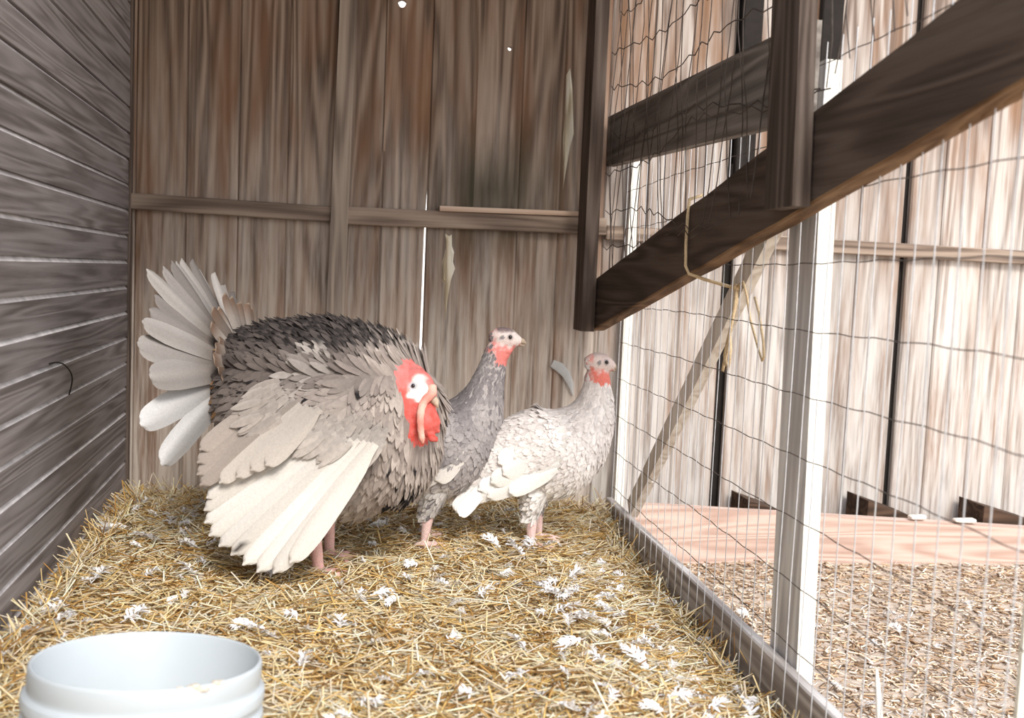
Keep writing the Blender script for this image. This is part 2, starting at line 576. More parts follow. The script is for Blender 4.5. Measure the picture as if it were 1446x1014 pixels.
splinter([(0.203, 0.735), (0.214, 0.728), (0.222, 0.734), (0.224, 0.70), (0.231, 0.682), (0.229, 0.655), (0.236, 0.636), (0.228, 0.612), (0.224, 0.60), (0.219, 0.56), (0.215, 0.52), (0.212, 0.485), (0.208, 0.53), (0.206, 0.59), (0.198, 0.60), (0.200, 0.63), (0.196, 0.65), (0.206, 0.69)])
splinter([(0.528, 1.19), (0.538, 1.21), (0.548, 1.15), (0.552, 1.09), (0.557, 1.03), (0.548, 0.99), (0.540, 0.93), (0.533, 0.87), (0.531, 0.95), (0.526, 1.02), (0.530, 1.08)])

# roof over the pen (out of the frame; it shades the back wall)
roof = empty('roof', (0, 0, 0), kind='structure')
for i in range(9):
    mb = MB()
    xa = -0.95 + i * 0.19
    mb.box((xa, 1.18, 0), (xa + 0.188, 3.0, 0.022))
    for q in range(len(mb.v)):
        x, y, z = mb.v[q]
        mb.v[q] = (x, y, z + 1.79 - 0.02 * (y - 0.6))
    mb.build('roof_plank', M['dark'], roof)


def kid(mb, name, mat, parent, smooth=False):
    """part of a thing: geometry given in world coordinates, stored relative to the thing's base"""
    l = parent.location
    mb.v = [(x - l.x, y - l.y, z - l.z) for x, y, z in mb.v]
    return mb.build(name, mat, parent, smooth)


HEX_F = [(0, 3, 2, 1), (4, 5, 6, 7), (0, 1, 5, 4), (1, 2, 6, 5), (2, 3, 7, 6), (3, 0, 4, 7)]

# ------------------------------------------------------------------ wire fence between pen and yard
XF = 0.70
fence = empty('wire_fence', (XF, 1.8, -0.16), label='low welded wire fence with white front post dividing straw pen from yard', cat='fence')
mb = MB()
mb.box((0.692, 0.3, -0.17), (0.713, 2.86, -0.004), 0.003)
kid(mb, 'bottom_board', M['kick'], fence)


def lean_post(name, x0, x1, y0, y1, z0, z1, dy, mats, front=1, parent=None):
    mb = MB()
    vs = [(x0, y0, z0), (x1, y0, z0), (x1, y1, z0), (x0, y1, z0), (x0, y0 + dy, z1), (x1, y0 + dy, z1), (x1, y1 + dy, z1), (x0, y1 + dy, z1)]
    for i, q in enumerate(HEX_F):
        mb.add([vs[k] for k in q], [(0, 1, 2, 3)], None, 1 if (i == 2 and front) else 0)
    return kid(mb, name, mats, parent)


tag(lean_post('post', 0.716, 0.744, 1.56, 1.675, -0.16, 0.99, 0.045, [M['grey_post'], M['white_paint']], 1, fence), 'post with white painted front edge')
tag(lean_post('post', 0.716, 0.741, 2.845, 2.885, -0.16, 0.985, 0.0, [M['grey_post'], M['white_paint']], 1, fence), 'white painted post against the back wall')
tag(lean_post('stake', 0.712, 0.719, 0.996, 1.003, -0.16, 1.1, 0.0, [M['white_paint'], M['white_paint']], 1, fence), 'thin white stake')
# slanting brace in the plane of the fence
mb = MB()
a, b = Vector((0.716, 2.69, 0.0)), Vector((0.716, 1.80, 0.745))
d = (b - a).normalized()
s = Vector((0, d.z, -d.y)) * 0.025
vs = [a - s, a + s, b + s, b - s]
vs = [(p.x, p.y, p.z) for p in vs] + [(p.x + 0.022, p.y, p.z) for p in vs]
mb.add(vs, HEX_F)
p = a + d * 0.20 - s
mb.ball((p.x + 0.01, p.y + 0.012, p.z + 0.004), (0.010, 0.022, 0.010), 8, 5)
tag(kid(mb, 'brace', M['brace'], fence), 'slanting pale wooden brace')
XW = 0.688
hz_levels = [-0.085, 0.045, 0.147, 0.249, 0.351, 0.453, 0.556, 0.660, 0.764, 0.866, 0.968]
for z in hz_levels:
    mb = MB()
    pts = []
    for i in range(54):
        y = 0.86 + i * 0.0362
        wob = 0.0014 * math.sin(y * 2 * math.pi / 0.0508) + 0.0016 * mnoise.noise(Vector((y * 5, z * 9, 0)))
        pts.append((XW + 0.004 * mnoise.noise(Vector((y * 2, z * 4, 3))), y, z + wob + 0.008 * mnoise.noise(Vector((y * 1.3, z * 3, 7)))))
    mb.tube(pts, 0.0009, 5)
    kid(mb, 'line_wire', M['wire_dark'], fence)
k = 0
y = 0.88
while y < 2.80:
    mb = MB()
    tilt = random.uniform(-0.006, 0.006)
    pts = []
    for i in range(9):
        z = -0.13 + i * 1.13 / 8
        pts.append((XW - 0.0022 + 0.003 * mnoise.noise(Vector((y * 7, z * 4, 1))), y + tilt * (z - 0.3) + 0.002 * mnoise.noise(Vector((y * 9, z * 6, 4))), z))
    mb.tube(pts, 0.0010, 5)
    kid(mb, 'stay_wire', M['wire'], fence)
    y += 0.0508
    k += 1

# ------------------------------------------------------------------ dark timber frame hanging over the fence
frame = empty('timber_frame', (0.613, 2.76, 0.49), label='dark brown timber frame with slanting beam and crumpled netting above the wire fence', cat='frame')
lean_post('post', 0.574, 0.611, 2.755, 2.862, 0.478, 1.72, 0.0, [M['dark_v']], 0, frame)
lean_post('post', 0.618, 0.646, 1.472, 1.582, 0.742, 1.72, 0.06, [M['dark_v']], 0, frame)
mb = MB()
N = 26
for i in range(N):
    t = i / (N - 1)
    y = 2.80 - t * 2.15
    x = 0.614 + (2.76 - y) * 0.0285
    zb_ = 0.478 + 0.204 * (2.80 - y) + 0.004 * mnoise.noise(Vector((y * 6, 1, 1)))
    zt = zb_ + 0.139 + 0.003 * mnoise.noise(Vector((y * 3, 4, 1)))
    ring = [(x, y, zb_ + 0.003), (x + 0.003, y, zb_), (x + 0.036, y, zb_ + 0.002), (x + 0.036, y, zt), (x, y, zt)]
    mb.v += ring
    mb.c += [(0.5, 0.5, 0.5)] * 5
for i in range(N - 1):
    for j in range(5):
        mb.f.append((i * 5 + j, i * 5 + (j + 1) % 5, (i + 1) * 5 + (j + 1) % 5, (i + 1) * 5 + j))
        mb.mi.append(1 if j in (0, 1) else 0)
mb.f += [(0, 1, 2, 3, 4)[::-1], tuple((N - 1) * 5 + j for j in range(5))]
mb.mi += [0, 0]
# ragged splinters under the beam
for y in (1.02, 1.06, 1.10, 2.30, 2.36, 2.42):
    x = 0.63 + (2.76 - y) * 0.0285
    zz = 0.478 + 0.204 * (2.80 - y)
    mb.add([(x, y, zz + 0.002), (x + 0.02, y, zz + 0.002), (x + 0.008, y + 0.05, zz - 0.010), (x, y + 0.07, zz)], [(0, 1, 2), (0, 2, 3), (1, 3, 2), (0, 3, 1)], None, 1)
tag(kid(mb, 'beam', [M['dark'], M['dark_cut']], frame), 'slanting beam with raw orange-brown underside')
mb = MB()
vs = []
for y, zb_, zt in ((1.53, 0.880, 1.030), (2.872, 0.94, 1.078)):
    vs += [(0.648, y, zb_), (0.672, y, zb_), (0.672, y, zt), (0.648, y, zt)]
mb.add(vs, [(0, 1, 2, 3), (7, 6, 5, 4), (0, 4, 5, 1), (1, 5, 6, 2), (2, 6, 7, 3), (3, 7, 4, 0)])
tag(kid(mb, 'crossbar', M['grey_bar'], frame), 'grey weathered crossbar behind the netting')
# crumpled netting stapled inside the frame: wires far thinner than can be picked apart
mb = MB()
rs = random.Random(5)
y = 0.95
while y < 2.74:
    pts = []
    lean = rs.uniform(-0.05, 0.05)
    ph = rs.uniform(0, 6)
    zlow = 0.478 + 0.204 * (2.80 - y) + (0.06 if y > 1.6 else 0.17)
    for i in range(13):
        z = zlow + i * (1.72 - zlow) / 12
        pts.append((0.634 + 0.010 * math.sin(z * 9 + ph) + (0.020 if y < 1.63 else 0), y + lean * (z - 0.8) + 0.022 * mnoise.noise(Vector((y * 5, z * 3.2, ph))) + 0.006 * math.sin(z * 31 + ph), z))
    mb.tube(pts, 0.0011, 4, cap=False)
    y += rs.choice((0.03, 0.05, 0.05, 0.05))
for j in range(9):
    z0 = 0.70 + j * 0.105
    slope = rs.uniform(-0.10, 0.02)
    ph = rs.uniform(0, 6)
    pts = []
    for i in range(40):
        y = 2.75 - i * 0.046
        z = z0 + slope * (2.75 - y) + 0.045 * mnoise.noise(Vector((y * 2.2, ph, 2))) + 0.008 * math.sin(y * 60)
        if z > 0.478 + 0.204 * (2.80 - y) + (0.05 if y > 1.6 else 0.16):
            pts.append((0.630 + 0.010 * math.sin(y * 7 + ph) + (0.022 if y < 1.63 else 0), y, z))
    if len(pts) > 3:
        mb.tube(pts, 0.0013, 4, cap=False)
tag(kid(mb, 'wire_netting', M['wire_dark'], frame), 'crumpled rusty netting', kind='stuff')

# ------------------------------------------------------------------ twine hung over the beam
tw = MB()
path = [(0.66, 2.02, 0.80), (0.634, 2.03, 0.79), (0.629, 2.02, 0.76), (0.627, 2.015, 0.70), (0.628, 2.012, 0.655), (0.634, 2.006, 0.640), (0.660, 1.985, 0.630), (0.705, 1.955, 0.617), (0.709, 1.94, 0.615)]
tw.tube(path, 0.0035, 6)
loop1 = [(0.709, 1.935, 0.618), (0.709, 1.93, 0.59), (0.708, 1.945, 0.55), (0.707, 1.962, 0.51), (0.706, 1.972, 0.48), (0.706, 1.962, 0.462), (0.706, 1.944, 0.468), (0.706, 1.938, 0.495), (0.707, 1.950, 0.52), (0.707, 1.964, 0.50), (0.706, 1.972, 0.465), (0.707, 1.980, 0.447)]
tw.tube(loop1, 0.003, 6)
loop2 = [(0.709, 1.935, 0.617), (0.709, 1.90, 0.628), (0.708, 1.872, 0.60), (0.708, 1.85, 0.56), (0.707, 1.80, 0.51), (0.707, 1.775, 0.487), (0.706, 1.765, 0.495), (0.706, 1.772, 0.52), (0.706, 1.80, 0.57), (0.707, 1.83, 0.60)]
tw.tube(loop2, 0.0026, 6)
loop3 = [(0.709, 1.935, 0.617), (0.7, 1.915, 0.58), (0.7, 1.93, 0.53), (0.7, 1.945, 0.475), (0.701, 1.935, 0.455), (0.701, 1.925, 0.475), (0.701, 1.93, 0.51)]
tw.tube(loop3, 0.0026, 6)
tw.ball((0.709, 1.936, 0.616), 0.008, 8, 6)
tag(tw.build('twine', M['twine'], smooth=True), 'loose straw-coloured twine looped over the dark beam and knotted to the brace', 'twine')

# ------------------------------------------------------------------ pieces of wood lying about
strip = MB()
strip.add([(0.184, 2.868, 0.792), (0.575, 2.868, 0.797), (0.575, 2.895, 0.797), (0.184, 2.895, 0.792), (0.184, 2.868, 0.806), (0.575, 2.868, 0.810), (0.575, 2.895, 0.810), (0.184, 2.895, 0.806)], HEX_F)
tag(strip.build('wood_strip', M['fresh']), 'fresh pinkish strip of wood lying on the back wall rail', 'strip')

mb = MB()
vs = []
for x, zt, zo in ((0.735, 0.010, -0.17), (2.55, -0.078, -0.24)):
    vs += [(x, 2.70, zo), (x, 2.742, zo), (x, 2.742, zt), (x, 2.70, zt)]
mb.add(vs, [(0, 1, 2, 3)[::-1], (4, 5, 6, 7), (0, 4, 7, 3)[::-1], (1, 2, 6, 5)[::-1], (3, 7, 6, 2)[::-1], (0, 1, 5, 4)[::-1]])
tag(mb.build('plank', M['pink']), 'long pinkish plank on edge along the foot of the yard wall', 'plank')

for nm, x0, x1, zl, zr in (('left of the white post', 1.075, 1.180, 0.014, -0.018), ('just right of the white post', 1.437, 1.587, 0.016, -0.030), ('nearest the picture edge', 1.80, 1.99, 0.004, -0.045)):
    mb = MB()
    y0, y1 = 2.755, 2.875
    zo = -0.2
    vs = [(x0, y0, zo), (x1, y0, zo), (x1, y1, zo), (x0, y1, zo), (x0 + 0.008, y0, zl), (x1, y0, zr), (x1, y1, zr), (x0, y1, zl + 0.004)]
    mb.add(vs, HEX_F)
    tag(mb.build('wood_wedge', M['wedge']), 'dark brown wood wedge behind the pink plank, ' + nm, 'wedge', 'wedges behind the plank')
for i, (x, y, z, lx, rz, lab) in enumerate(((1.575, 2.715, -0.026, 0.05, 0.1, 'small pale wood chip on the pink plank beside the middle wedge'), (1.72, 2.712, -0.034, 0.065, -0.06, 'longer pale wood chip on the pink plank before the last wedge'))):
    mb = MB()
    mb.box((-lx / 2, -0.012, 0), (lx / 2, 0.014, 0.011), 0.003)
    for q in range(len(mb.v)):
        X, Y, Z = mb.v[q]
        mb.v[q] = (X, Y + 0.08 * X, Z * (1 + 6 * X))
    o = tag(mb.build('wood_chip', M['brace']), lab, 'chip', 'chips on the plank')
    o.location = (x, y, z)
    o.rotation_euler = (0, R(2.8), rz)

mb = MB()
mb.tube([(0.80, 1.395, -0.15), (0.776, 1.39, -0.06), (0.766, 1.39, 0.02), (0.763, 1.395, 0.06)], [0.007, 0.006, 0.0045, 0.002], 6)
tag(mb.build('dry_stalk', M['brace'], smooth=True), 'pale dry stalk standing in the yard behind the bottom board', 'stalk')

mb = MB()
wx = lambda y: -0.57 - (y - 1.6) * 0.0577
pts = []
for i in range(12):
    t = i / 11
    y = 2.02 + 0.165 * math.sin(t * 1.45)
    z = 0.42 - 0.085 * (1 - math.cos(t * 1.5)) + 0.002 * math.sin(t * 9)
    pts.append((wx(y) + 0.002 + 0.014 * math.sin(t * math.pi), y, z))
mb.tube(pts, 0.0016, 5)
tag(mb.build('bent_wire', M['black_wire'], smooth=True), 'thin black bent wire poking from the grey plank wall', 'wire')

# ------------------------------------------------------------------ bucket
def lathe(prof, n=64):
    vs = [(r * math.cos(2 * math.pi * j / n), r * math.sin(2 * math.pi * j / n), z) for r, z in prof for j in range(n)]
    fs = [(i * n + j, i * n + (j + 1) % n, (i + 1) * n + (j + 1) % n, (i + 1) * n + j) for i in range(len(prof) - 1) for j in range(n)]
    return vs, fs


bucket = empty('bucket', (-0.266, 1.275, -0.050), label='white plastic bucket with ridged rim standing in the straw', cat='bucket')
bucket.rotation_euler = (R(-6.0), R(2.2), 0)
bucket.scale = (0.955, 0.955, 0.955)
prof = [(0.0005, 0.004), (0.126, 0.004), (0.129, 0.012), (0.1385, 0.183), (0.140, 0.1865), (0.1425, 0.1865), (0.1445, 0.183), (0.1445, 0.163), (0.1430, 0.159), (0.1430, 0.153),
        (0.1500, 0.150), (0.1505, 0.136), (0.1460, 0.132), (0.1440, 0.124), (0.1500, 0.120), (0.1505, 0.108), (0.1420, 0.102), (0.1330, 0.0), (0.0005, 0.0)]
vs, fs = lathe(prof)
mb = MB()
mb.add(vs, fs)
o = mb.build('wall', M['bucket'], bucket, True)
bv = o.modifiers.new('bevel', 'BEVEL')
bv.width, bv.segments, bv.limit_method, bv.angle_limit = 0.0012, 2, 'ANGLE', R(25)
mb = MB()
for q in range(26):
    t = random.uniform(-1, 1)
    a = R(-52 + 16 * t)
    rr = 0.1405 + random.uniform(-0.004, 0.001)
    sz = 0.005 * (1.1 - abs(t))
    mb.ball((rr * math.cos(a), rr * math.sin(a), 0.185 + random.uniform(-0.006, 0.002)), (sz * 1.6, sz * 1.6, sz * 0.7), 7, 5)
tag(mb.build('dried_feed', M['crust'], bucket, True), 'smear of dried feed on the rim', kind='stuff')
BUCKET = (-0.262, 1.27, 0.16)

# ------------------------------------------------------------------ birds
def L(r, g, b):
    f = lambda c: (c / 255) / 12.92 if c <= 10 else (((c / 255) + 0.055) / 1.055) ** 2.4
    return (f(r), f(g), f(b))


def lerp(a, b, t):
    t = min(max(t, 0.0), 1.0)
    return tuple(x + (y - x) * t for x, y in zip(a, b))


def catmull(rows, per):
    rows = [np.array(r, float) for r in rows]
    out = []
    for i in range(len(rows) - 1):
        p0, p1, p2, p3 = rows[max(i - 1, 0)], rows[i], rows[i + 1], rows[min(i + 2, len(rows) - 1)]
        for k in range(per):
            t = k / per
            out.append(0.5 * ((2 * p1) + (-p0 + p2) * t + (2 * p0 - 5 * p1 + 4 * p2 - p3) * t * t + (-p0 + 3 * p1 - 3 * p2 + p3) * t ** 3))
    out.append(rows[-1])
    return out


def loft(mb, rings, seg=28, per=4):
    """closed surface along a spine in the bird's sagittal plane; ring = (x, z, radius up/down, radius sideways, y)"""
    rr = catmull(rings, per)
    vs, fs = [], []
    for i, r in enumerate(rr):
        a, b = rr[max(i - 1, 0)], rr[min(i + 1, len(rr) - 1)]
        t = np.array([b[0] - a[0], b[1] - a[1]])
        t /= np.linalg.norm(t) + 1e-9
        nx, nz = -t[1], t[0]
        for j in range(seg):
            an = 2 * math.pi * j / seg
            c, s = math.cos(an), math.sin(an)
            vs.append((r[0] + nx * c * max(r[2], 0.002), r[4] + s * max(r[3], 0.002), r[1] + nz * c * max(r[2], 0.002)))
    for i in range(len(rr) - 1):
        for j in range(seg):
            fs.append((i * seg + j, i * seg + (j + 1) % seg, (i + 1) * seg + (j + 1) % seg, (i + 1) * seg + j))
    fs.append(tuple(range(seg))[::-1])
    fs.append(tuple((len(rr) - 1) * seg + j for j in range(seg)))
    mb.add(vs, fs)
    return rr


def foot(mb, x, y, zf, r, toe, ztop, xtop, ytop, yaw_=0.0, thigh=2.6):
    """thigh, shank and four toes, to be fused with the body"""
    mb.tube([(xtop, ytop, ztop), (xtop * 0.5 + x * 0.5 - 0.004, ytop * 0.4 + y * 0.6, ztop * 0.55 + zf * 0.45), (x, y, zf + 0.02), (x, y, zf + 0.010)], [r * thigh, r * (0.5 + thigh * 0.3), r, r * 1.15], 10)
    mb.ball((x, y, zf + 0.010), (r * 1.4, r * 1.3, r * 1.1), 10, 7)
    for an, ln in ((0, 1.0), (28, 0.9), (-28, 0.9), (180, 0.45)):
        a = R(an) + yaw_
        c, s = math.cos(a), math.sin(a)
        mb.tube([(x, y, zf + 0.011), (x + c * toe * ln * 0.5, y + s * toe * ln * 0.5, zf + 0.011), (x + c * toe * ln, y + s * toe * ln, zf + 0.005)], [r * 0.75, r * 0.68, r * 0.4], 8)


def fuse(mb, voxel, smooth):
    """one continuous surface out of the overlapping volumes"""
    o = bpy.data.objects.new('tmp', mb.mesh('tmp', []))
    COL.objects.link(o)
    q = o.modifiers.new('r', 'REMESH')
    q.mode, q.voxel_size = 'VOXEL', voxel
    q = o.modifiers.new('s', 'SMOOTH')
    q.factor, q.iterations = 0.5, smooth
    dg = bpy.context.evaluated_depsgraph_get()
    me = bpy.data.meshes.new_from_object(o.evaluated_get(dg))
    bpy.data.objects.remove(o)
    return me


def colour_body(me, colfn, fleshfn, mats, parent, name='body'):
    n = len(me.vertices)
    co = np.empty(n * 3, dtype=np.float32)
    me.vertices.foreach_get('co', co)
    co = co.reshape(-1, 3)
    for a in list(me.color_attributes):
        me.color_attributes.remove(a)
    at = me.color_attributes.new('Col', 'FLOAT_COLOR', 'POINT')
    arr = np.ones((n, 4), dtype=np.float32)
    for i in range(n):
        arr[i, :3] = colfn(co[i])
    at.data.foreach_set('color', arr.ravel())
    me.materials.clear()
    for q in mats:
        me.materials.append(q)
    pc = np.empty(len(me.polygons) * 3, dtype=np.float32)
    me.polygons.foreach_get('center', pc)
    me.polygons.foreach_set('material_index', [1 if fleshfn(p) else 0 for p in pc.reshape(-1, 3)])
    me.polygons.foreach_set('use_smooth', [True] * len(me.polygons))
    o = bpy.data.objects.new(name, me)
    COL.objects.link(o)
    o.parent = parent
    return o, co


OUT_BODY = [(0.0, 0.5), (0.3, 0.95), (0.6, 1.0), (0.82, 0.74), (0.95, 0.36), (1.0, 0.08)]
OUT_LARGE = [(0.0, 0.30), (0.08, 0.42), (0.2, 0.72), (0.35, 0.88), (0.5, 0.95), (0.65, 1.0), (0.76, 0.99), (0.85, 0.92), (0.91, 0.84), (0.955, 0.70), (0.985, 0.48), (1.0, 0.20)]


def vane(mb, root, d, nrm, length, width, colfn, outline=OUT_LARGE, cols=5, curl=0.0, cup=0.12, wave=0.0, skew=0.0):
    """one feather: a cupped vane on a raised shaft; colfn(u, v) gives its colour"""
    d = Vector(d).normalized()
    n = Vector(nrm)
    n = (n - d * n.dot(d)).normalized()
    s = d.cross(n)
    root = Vector(root)
    vs, cs, fs = [], [], []
    half = (cols - 1) // 2
    for u, prof in outline:
        h = width * 0.5 * prof
        c = root + d * (length * u) + n * (curl * length * u * u) + s * (skew * length * u * u)
        for j in range(cols):
            v = (j - half) / half
            ridge = 0.03 * width if j == half else (0.0 if j % 2 else -0.012 * width)
            w_ = wave * math.sin(u * 9 + v * 2) * width
            vs.append(c + s * (h * v) + n * (-cup * width * v * v * prof + ridge + w_) - d * (0.02 * length * v * v * (1 if u > 0.8 else 0)))
            cs.append(colfn(u, v))
    for i in range(len(outline) - 1):
        for j in range(cols - 1):
            a = i * cols + j
            fs.append((a, a + 1, a + cols + 1, a + cols))
    mb.add(vs, fs, cs)


def plumage(me, co, parent, count, mask, flow, size, colour, lift, seed, name='plumage'):
    """thousands of contour feathers laid over the body, pointing along flow(p)"""
    rng = np.random.default_rng(seed)
    me.calc_loop_triangles()
    nt = len(me.loop_triangles)
    tri = np.empty(nt * 3, dtype=np.int32)
    me.loop_triangles.foreach_get('vertices', tri)
    tri = tri.reshape(-1, 3)
    a, b, c = co[tri[:, 0]], co[tri[:, 1]], co[tri[:, 2]]
    cr = np.cross(b - a, c - a)
    ar = np.linalg.norm(cr, axis=1)
    nn = cr / (ar[:, None] + 1e-12)
    pick = rng.choice(nt, size=count * 2, p=ar / ar.sum())
    w = rng.random((count * 2, 2))
    w[w.sum(1) > 1] = 1 - w[w.sum(1) > 1]
    pos = a[pick] + (b - a)[pick] * w[:, :1] + (c - a)[pick] * w[:, 1:]
    nor = nn[pick]
    mb = MB()
    done = 0
    for p, q in zip(pos, nor):
        if done >= count:
            break
        if not mask(p):
            continue
        done += 1
        q = Vector(q)
        f = Vector(flow(p))
        f = f - q * f.dot(q)
        if f.length < 1e-3:
            continue
        f.normalize()
        f = (f + q.cross(f) * rng.normal(0, 0.16)).normalized()
        ln, wd = size(p)
        k = rng.uniform(0.8, 1.2)
        lf = lift(p) * rng.uniform(0.6, 1.4)
        d = f * math.cos(lf) + q * math.sin(lf)
        nq = q * math.cos(lf) - f * math.sin(lf)
        vane(mb, Vector(p) - q * 0.001 - f * (ln * 0.3), d, nq, ln * k, wd * k, colour(p, rng), OUT_BODY, 3, curl=-0.04, cup=0.10)
    return tag(mb.build(name, M['plume'], parent, True), kind='stuff')


def part(name, mb, mat, parent, label=None, smooth=True):
    return tag(mb.build(name, mat, parent, smooth), label)


# ---- the strutting tom
tom = empty('turkey', (-0.066, 2.126, 0.0), R(-20), label='large grey tom turkey strutting with fanned tail, drooped white wing and red head', cat='turkey')
HEADC = Vector((0.190, -0.045, 0.398))
HDIR = Vector((0.86, -0.34, -0.36)).normalized()
HLAT = HDIR.cross(Vector((0, 0, 1))).normalized()          # bird's right side of the head
HUP = HLAT.cross(HDIR)
HROT = Matrix((HDIR, HLAT, HUP)).transposed()
mb = MB()
loft(mb, [(-0.262, 0.375, 0.02, 0.02, 0), (-0.235, 0.378, 0.075, 0.065, 0), (-0.18, 0.370, 0.125, 0.12, 0), (-0.10, 0.347, 0.165, 0.16, 0), (-0.02, 0.325, 0.186, 0.18, 0),
          (0.05, 0.305, 0.188, 0.175, 0), (0.11, 0.280, 0.172, 0.158, 0), (0.155, 0.262, 0.142, 0.130, 0), (0.188, 0.248, 0.100, 0.098, 0), (0.208, 0.242, 0.055, 0.055, 0), (0.216, 0.24, 0.012, 0.012, 0)], 36, 4)
mb.ball(HEADC, (0.040, 0.029, 0.033), 18, 12, rot=HROT)
mb.ball(HEADC + HDIR * 0.026 - HUP * 0.004, (0.022, 0.019, 0.020), 14, 10, rot=HROT)
mb.tube([(0.135, -0.02, 0.335), (0.155, -0.035, 0.385), (0.172, -0.042, 0.402)], [0.04, 0.033, 0.028], 14)
mb.tube([(0.177, -0.048, 0.388), (0.192, -0.060, 0.364), (0.211, -0.068, 0.340), (0.222, -0.070, 0.320), (0.226, -0.066, 0.308)], [0.026, 0.029, 0.030, 0.029, 0.018], 16)
rs = random.Random(3)
for i in range(46):
    t = rs.random()
    c = Vector((0.184 + 0.042 * t, -0.055 - 0.016 * t, 0.378 - 0.074 * t))
    a = rs.uniform(0, 2 * math.pi)
    u = Vector((math.cos(a) * 0.9, math.sin(a), 0.25 * math.sin(a * 2))).normalized()
    mb.ball(c + u * 0.025, rs.uniform(0.004, 0.009), 8, 6)
for i in range(30):
    a, e = rs.uniform(1.6, 4.6), rs.uniform(-0.2, 1.2)
    u = HDIR * math.cos(a) * math.cos(e) + HLAT * math.sin(a) * math.cos(e) + HUP * math.sin(e)
    mb.ball(HEADC + HDIR * (u.dot(HDIR) * 0.037) + HLAT * (u.dot(HLAT) * 0.027) + HUP * (u.dot(HUP) * 0.031), rs.uniform(0.003, 0.006), 7, 5)
foot(mb, 0.0, -0.06, -0.004, 0.0115, 0.075, 0.17, -0.01, -0.075)
foot(mb, -0.03, 0.07, -0.004, 0.0115, 0.075, 0.17, -0.03, 0.075)
me = fuse(mb, 0.0038, 4)
EYE = HEADC + HDIR * 0.010 + HLAT * 0.026 + HUP * 0.006
FACE = HEADC + HDIR * 0.021 + HLAT * 0.018 + HUP * 0.003
RED, PINK, WHITE = L(206, 74, 62), L(212, 134, 130), L(236, 232, 226)
LEGP = L(234, 188, 180)
headmask = lambda p: (Vector(p) - HEADC).length < 0.062 or (p[0] > 0.16 and p[1] < -0.035 and 0.28 < p[2] < 0.40 and math.hypot(p[0] - (0.184 + 0.042 * (0.378 - p[2]) / 0.074), p[1] + 0.055 + 0.016 * (0.378 - p[2]) / 0.074) < 0.047)


def tom_skin(p):
    v = Vector(p)
    if headmask(p):
        n_ = mnoise.noise(v * 90) * 0.5 + 0.5
        c = lerp(RED, PINK, 0.25 + 0.7 * (n_ - 0.3) + (0.35 if p[2] > 0.395 else -0.1))
        fv = v - FACE
        fa, fb = fv.dot(HDIR) * 0.8 + fv.dot(HUP) * 0.6, fv.dot(HUP) * 0.8 - fv.dot(HDIR) * 0.6
        fd = math.sqrt((fa / 0.019) ** 2 + (fv.dot(HLAT) / 0.027) ** 2 + (fb / 0.026) ** 2) + 0.45 * mnoise.noise(v * 80)
        if v.z > 0.37:
            c = lerp(WHITE, c, (fd - 0.75) * 2.6)
        ed = (v - EYE).length
        if ed < 0.0105:
            c = lerp(L(168, 174, 186), c, (ed - 0.004) / 0.0065)
        return c
    if p[2] < 0.125 and p[0] < 0.1:
        return LEGP
    return L(150, 138, 131)


body, co = colour_body(me, tom_skin, lambda p: headmask(p) or (p[2] < 0.12 and p[0] < 0.1), [M['skin'], M['flesh']], tom)
C_DK, C_MID, C_TAU, C_PALE, C_WHITE = L(82, 74, 71), L(124, 114, 109), L(160, 149, 142), L(194, 185, 178), L(242, 239, 234)
BLACK = L(38, 35, 36)


def tom_flow(p):
    x, y, z = p
    if z > 0.42:
        return (-1.0, 0.0, 0.45 if x < 0.12 else 0.7)
    if x > 0.10:
        return (-0.35, 0, -1.0)
    return (-1.0, 0, -0.55)


def tom_size(p):
    x, y, z = p
    if z > 0.43:
        return (0.050, 0.012)
    if x > 0.12:
        return (0.058, 0.013)
    return (0.062, 0.016)


def tom_col(p, rng):
    x, y, z = p
    t = mnoise.noise(Vector((x * 9, y * 9, z * 9)))
    up = (z - 0.335 - 0.05 * t - 0.32 * (x - 0.0)) / 0.10
    c = lerp(C_TAU, C_MID, up + 0.2)
    if up > 0.6:
        c = lerp(c, C_DK, (up - 0.6) * 1.3)
    if x > 0.13:
        c = lerp(L(138, 126, 120), L(174, 162, 154), rng.random())
    if z < 0.22 and x < 0.1:
        c = lerp(c, C_PALE, 0.7)
    if (x - 0.02) ** 2 + (z - 0.43) ** 2 < 0.0016 and y < 0:
        c = lerp(c, C_PALE, 0.6 * rng.random())
    if 0.15 < x and z < 0.215 and y < -0.01 and y > -0.07 and rng.random() < 0.75:
        c = BLACK
    if x < -0.19 and rng.random() < 0.45:
        c = L(150, 116, 84)
    k = rng.uniform(0.84, 1.12)
    tipdark = (z > 0.455 and rng.random() < 0.75)
    fleck = rng.random() < 0.018
    edge = rng.uniform(1.0, 1.18)

    def f(u, v):
        q = k * (0.80 + 0.2 * u if v == 0 else edge * (0.76 + 0.24 * u))
        cc = tuple(min(0.95, w * q) for w in c)
        if tipdark and u > 0.6:
            cc = lerp(cc, BLACK, 0.85)
        if fleck and u > 0.6:
            cc = BLACK
        return cc
    return f


featherable = lambda p: not headmask(p) and not (p[0] > 0.198 and -0.12 < p[1] < -0.02 and 0.30 < p[2] < 0.39) and p[2] > 0.085 and not (p[2] < 0.115 and p[0] < 0.06 and abs(abs(p[1]) - 0.065) < 0.035)
plumage(me, co, tom, 9500, featherable, tom_flow, tom_size, tom_col, lambda p: R(20) if p[2] > 0.42 else R(9), 4)
